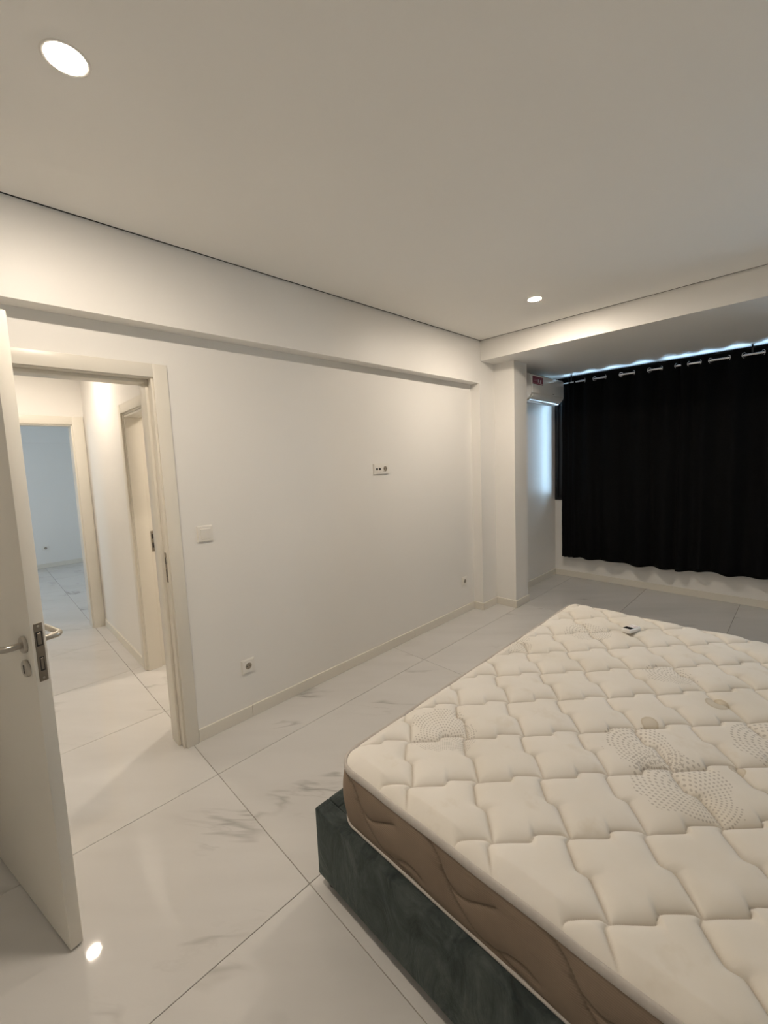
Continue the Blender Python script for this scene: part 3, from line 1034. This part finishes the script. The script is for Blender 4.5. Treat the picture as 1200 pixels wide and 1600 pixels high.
sw_ = face_plate('light_switch', 0.900, 1.168, 'white square light switch beside the door casing', 'light switch', w=0.086, h=0.088)
bm = bmesh.new()
v4 = [(0.0095, -0.027, -0.028), (0.0095, 0.027, -0.028), (0.0095, 0.027, 0.028), (0.0095, -0.027, 0.028), (0.0130, -0.026, -0.027), (0.0130, 0.026, -0.027), (0.0160, 0.026, 0.027), (0.0160, -0.026, 0.027)]
vv = [bm.verts.new(p) for p in v4]
for f in ((0, 1, 2, 3), (4, 5, 6, 7), (0, 1, 5, 4), (1, 2, 6, 5), (2, 3, 7, 6), (3, 0, 4, 7)):
    bm.faces.new([vv[i] for i in f])
obj('rocker', bm, 'white_plastic', sw_)

# ---------------------------------------------------------------- recessed ceiling lights


def downlight(loc, label, lens_mat, rad=0.05, group=None, recess=0.001):
    o = tag(empty('ceiling_light', loc), label, 'ceiling light', group)
    bm = bmesh.new()
    lathe(bm, [(rad - 0.0012, 0.026), (rad - 0.0012, 0.0), (rad - 0.0006, -0.0006), (rad + 0.003, -0.0010), (rad + 0.008, -0.0006), (rad + 0.009, 0.0)], (0, 0, 0), 'Z', 48)
    obj('rim', bm, 'white_plastic', o, smooth='auto')
    bm = bmesh.new()
    lathe(bm, [(0, recess - 0.004), (rad * 0.5, recess - 0.003), (rad * 0.85, recess - 0.0012), (rad - 0.0014, recess), (rad - 0.0014, recess + 0.003), (0, recess + 0.003)], (0, 0, 0), 'Z', 48)
    obj('lens', bm, lens_mat, o)
    return o


downlight((LIGHTS[0][0], LIGHTS[0][1], ZC), 'lit round downlight in the ceiling nearest the door', 'lamp_near', LIGHTS[0][2], 'lit downlights in the bedroom ceiling')
downlight((LIGHTS[1][0], LIGHTS[1][1], ZC), 'lit round downlight in the ceiling near the window beam', 'lamp_far', LIGHTS[1][2], 'lit downlights in the bedroom ceiling')
downlight((HALL_LIGHT[0], HALL_LIGHT[1], ZHALL), 'lit round downlight in the hall ceiling, mirrored in the floor', 'lamp_hall', HALL_LIGHT[2])
downlight((SIDE_LIGHT[0], SIDE_LIGHT[1], ZHALL), 'lit round downlight in the side room ceiling beyond the hall door', 'lamp_hall', SIDE_LIGHT[2])
downlight((FAR_FILL[0], FAR_FILL[1], ZC), 'added unseen downlight in the far room ceiling, offsetting the blue daylight', 'lamp_hall', FAR_FILL[2])
so_l = tag(empty('ceiling_light', (0.33, 4.69, ZB)), 'small unlit round downlight under the window beam above the air conditioner', 'ceiling light')
bm = bmesh.new()
lathe(bm, [(0.036, -0.0005), (0.036, -0.006), (0.045, -0.005), (0.046, -0.0005)], (0, 0, 0), 'Z', 40)
obj('rim', bm, 'white_plastic', so_l, smooth='auto')
bm = bmesh.new()
lathe(bm, [(0, -0.003), (0.0362, -0.003)], (0, 0, 0), 'Z', 40)
obj('lens', bm, 'white_plastic', so_l)

# ---------------------------------------------------------------- air conditioner in the alcove
ac = tag(empty('air_conditioner', (D1, 4.19, 2.09)), 'white wall mounted air conditioner with red label above the curtain end', 'air conditioner')
AL = 0.80
sec = [(0.0, 0.03), (0.0, 0.285), (0.165, 0.285), (0.192, 0.268), (0.198, 0.235), (0.198, 0.085), (0.190, 0.060), (0.150, 0.022), (0.10, 0.006), (0.04, 0.012)]
bm = bmesh.new()
a_ = [bm.verts.new((x, 0.0, z)) for x, z in sec]
b_ = [bm.verts.new((x, AL, z)) for x, z in sec]
n = len(sec)
for k in range(n):
    bm.faces.new((a_[k], a_[(k + 1) % n], b_[(k + 1) % n], b_[k]))
bm.faces.new(a_[::-1])
bm.faces.new(b_)
bmesh.ops.bevel(bm, geom=[e for e in bm.edges if len(e.link_faces) == 2 and e.calc_face_angle(0) > 0.9], offset=0.008, segments=3, affect='EDGES')
obj('body', bm, 'ac_plastic', ac, smooth='auto')
obj('front_panel', bevel(boxes((0.1975, 0.203, 0.012, AL - 0.012, 0.082, 0.262)), 0.002, 2), 'ac_plastic', ac, smooth='auto')
bm = bmesh.new()
pr = [(0.197, 0.070), (0.190, 0.054), (0.152, 0.017), (0.108, 0.002), (0.106, -0.002), (0.154, 0.010), (0.196, 0.050), (0.202, 0.070)]
a_ = [bm.verts.new((x, 0.03, z)) for x, z in pr]
b_ = [bm.verts.new((x, AL - 0.03, z)) for x, z in pr]
for k in range(len(pr)):
    bm.faces.new((a_[k], a_[(k + 1) % len(pr)], b_[(k + 1) % len(pr)], b_[k]))
bm.faces.new(a_[::-1]); bm.faces.new(b_)
obj('louver', bm, 'ac_plastic', ac, smooth='auto')
obj('louver_gap', boxes((0.085, 0.106, 0.03, AL - 0.03, -0.001, 0.012)), 'gap_dark', ac)
obj('display', boxes((0.2028, 0.2034, 0.50, 0.53, 0.096, 0.101)), 'black_plastic', ac)
lb = obj('label', boxes((0.2026, 0.2036, 0.020, 0.262, 0.172, 0.252)), 'red_label', ac)
lb['label'] = 'dark red label'
for y0, y1, z0, z1, mm in ((0.140, 0.160, 0.195, 0.225, 'label_white'), (0.190, 0.212, 0.188, 0.222, 'label_white'), (0.05, 0.12, 0.206, 0.212, 'label_pink'),
                           (0.05, 0.12, 0.218, 0.224, 'label_pink'), (0.175, 0.25, 0.182, 0.186, 'label_white'), (0.030, 0.16, 0.180, 0.186, 'label_pink')):
    obj('label_print', boxes((0.2034, 0.2040, y0, y1, z0, z1)), mm, lb)

# ---------------------------------------------------------------- curtain rod and curtains
YR, ZR = 5.09, 2.352
rod = tag(empty('curtain_rod', (0.20, YR, ZR)), 'thin chrome curtain rod below the window soffit', 'curtain rod')
bm = bmesh.new()
tube(bm, [(0.0, 0, 0), (3.15, 0, 0)], 0.0105, 16)
obj('pole', bm, 'chrome', rod, smooth='auto')
for x in (0.0, 3.15):
    bm = bmesh.new()
    s = -1 if x == 0 else 1
    lathe(bm, [(0, -0.002), (0.014, -0.002), (0.014, 0.012), (0.010, 0.016), (0, 0.018)], (x, 0, 0), 'X' if s > 0 else '-X', 16)
    obj('end_cap', bm, 'chrome', rod, smooth='auto')
for x in (0.150, 1.75, 3.05):
    bm = boxes((x - 0.006, x + 0.006, -0.006, 0.006, 0.010, ZB - ZR - 0.003), (x - 0.014, x + 0.014, -0.02, 0.02, ZB - ZR - 0.003, ZB - ZR))
    obj('bracket', bm, 'frame_black', rod)

kL = [0.245, 0.265, 0.29, 0.315, 0.345, 0.375, 0.41, 0.50, 0.61, 0.72, 0.88, 1.00, 1.146, 1.25, 1.38, 1.425]
kR = [1.410, 1.484, 1.57, 1.65, 1.785, 1.894, 2.024, 2.13, 2.26, 2.37, 2.50, 2.61, 2.74, 2.80]


def curtain(label, knots, sign0, hem, seed):
    o = tag(empty('curtain', (knots[0], YR, ZR)), label, 'curtain', 'black curtains on the window rod')
    xs = []
    for a, b in zip(knots, knots[1:]):
        n = max(4, int((b - a) / 0.008))
        xs += [a + (b - a) * k / n for k in range(n)]
    xs.append(knots[-1])
    xs = np.array(xs)
    zt_, zb_ = 2.410, 0.0
    nzr = 60
    tz = np.linspace(0, 1, nzr) ** 1.0
    XX, TT = np.meshgrid(xs, tz, indexing='ij')
    hz_ = hem(xs)
    ZZ_ = zt_ + (hz_[:, None] - zt_) * TT
    w = np.zeros_like(xs)
    wid = np.zeros_like(xs)
    for k, (a, b) in enumerate(zip(knots, knots[1:])):
        m = (xs >= a) & (xs <= b + 1e-9)
        w[m] = np.sin(np.pi * (xs[m] - a) / (b - a)) * sign0 * (-1) ** k * min(1.0, (b - a) / 0.11)
    amp = np.interp(TT, [0, 0.06, 0.2, 0.6, 1], [0.045, 0.045, 0.028, 0.024, 0.040])
    YY = w[:, None] * amp
    nn = smooth_noise(XX * 1.0, ZZ_ * 0.25, seed, 0.10) - 0.5
    YY = YY + nn * np.interp(TT, [0, 0.15, 1], [0, 0.012, 0.030])
    rip = smooth_noise(XX, ZZ_, seed + 1, 0.05) - 0.5
    YY = YY + rip * 0.004
    XX2 = XX + (smooth_noise(XX, ZZ_, seed + 2, 0.5) - 0.5) * 0.02 * TT
    co = np.stack([XX2 - knots[0], YY, ZZ_ - ZR], -1)
    # thickness: front and back skins joined at the rim
    a0, a1 = XX.shape
    front = co.copy()
    back = co.copy()
    back[..., 1] += 0.0022
    allc = np.concatenate([front.reshape(-1, 3), back.reshape(-1, 3)])
    i1 = np.arange(a0 * a1).reshape(a0, a1)
    i2 = i1 + a0 * a1
    q = [np.stack([i1[:-1, :-1], i1[1:, :-1], i1[1:, 1:], i1[:-1, 1:]], -1).reshape(-1, 4),
         np.stack([i2[:-1, :-1], i2[:-1, 1:], i2[1:, 1:], i2[1:, :-1]], -1).reshape(-1, 4)]
    for e1, e2 in ((i1[0], i2[0]), (i1[-1], i2[-1]), (i1[:, 0], i2[:, 0]), (i1[:, -1], i2[:, -1])):
        q.append(np.stack([e1[:-1], e1[1:], e2[1:], e2[:-1]], -1).reshape(-1, 4))
    np_mesh('cloth', allc, np.concatenate(q), 'curtain', o)
    # eyelets where the cloth crosses the rod
    for k in range(1, len(knots) - 1):
        if knots[k] < 0.45:
            continue
        span = (knots[k + 1] - knots[k - 1]) / 2
        slope = sign0 * (-1) ** k * 0.045 * math.pi / span
        nrm = Vector((-slope, 1, 0)).normalized()
        u_ = Vector((1, slope, 0)).normalized()
        bm = bmesh.new()
        pts = []
        for q_ in range(28):
            a = q_ / 28 * 2 * math.pi
            pts.append(Vector((knots[k] - knots[0], 0, 0)) + u_ * math.cos(a) * 0.0225 + Vector((0, 0, 1)) * math.sin(a) * 0.0225)
        tube(bm, pts, 0.0042, 8, closed=True)
        obj('eyelet', bm, 'chrome', o, smooth=True)
    return o


curtain('black eyelet curtain bunched at its left edge beside the air conditioner', kL, 1,
        lambda x: 0.277 + 0.006 * np.sin(x * 17) + 0.006 * np.sin(x * 9 + 1) + 0.004 * x, 11)
curtain('black eyelet curtain on the right half of the window', kR, -1,
        lambda x: 0.286 + 0.007 * np.sin(x * 15 + 2) + 0.03 * np.clip(x - 1.4, 0, 1) + 0.005 * np.sin(x * 8), 23)
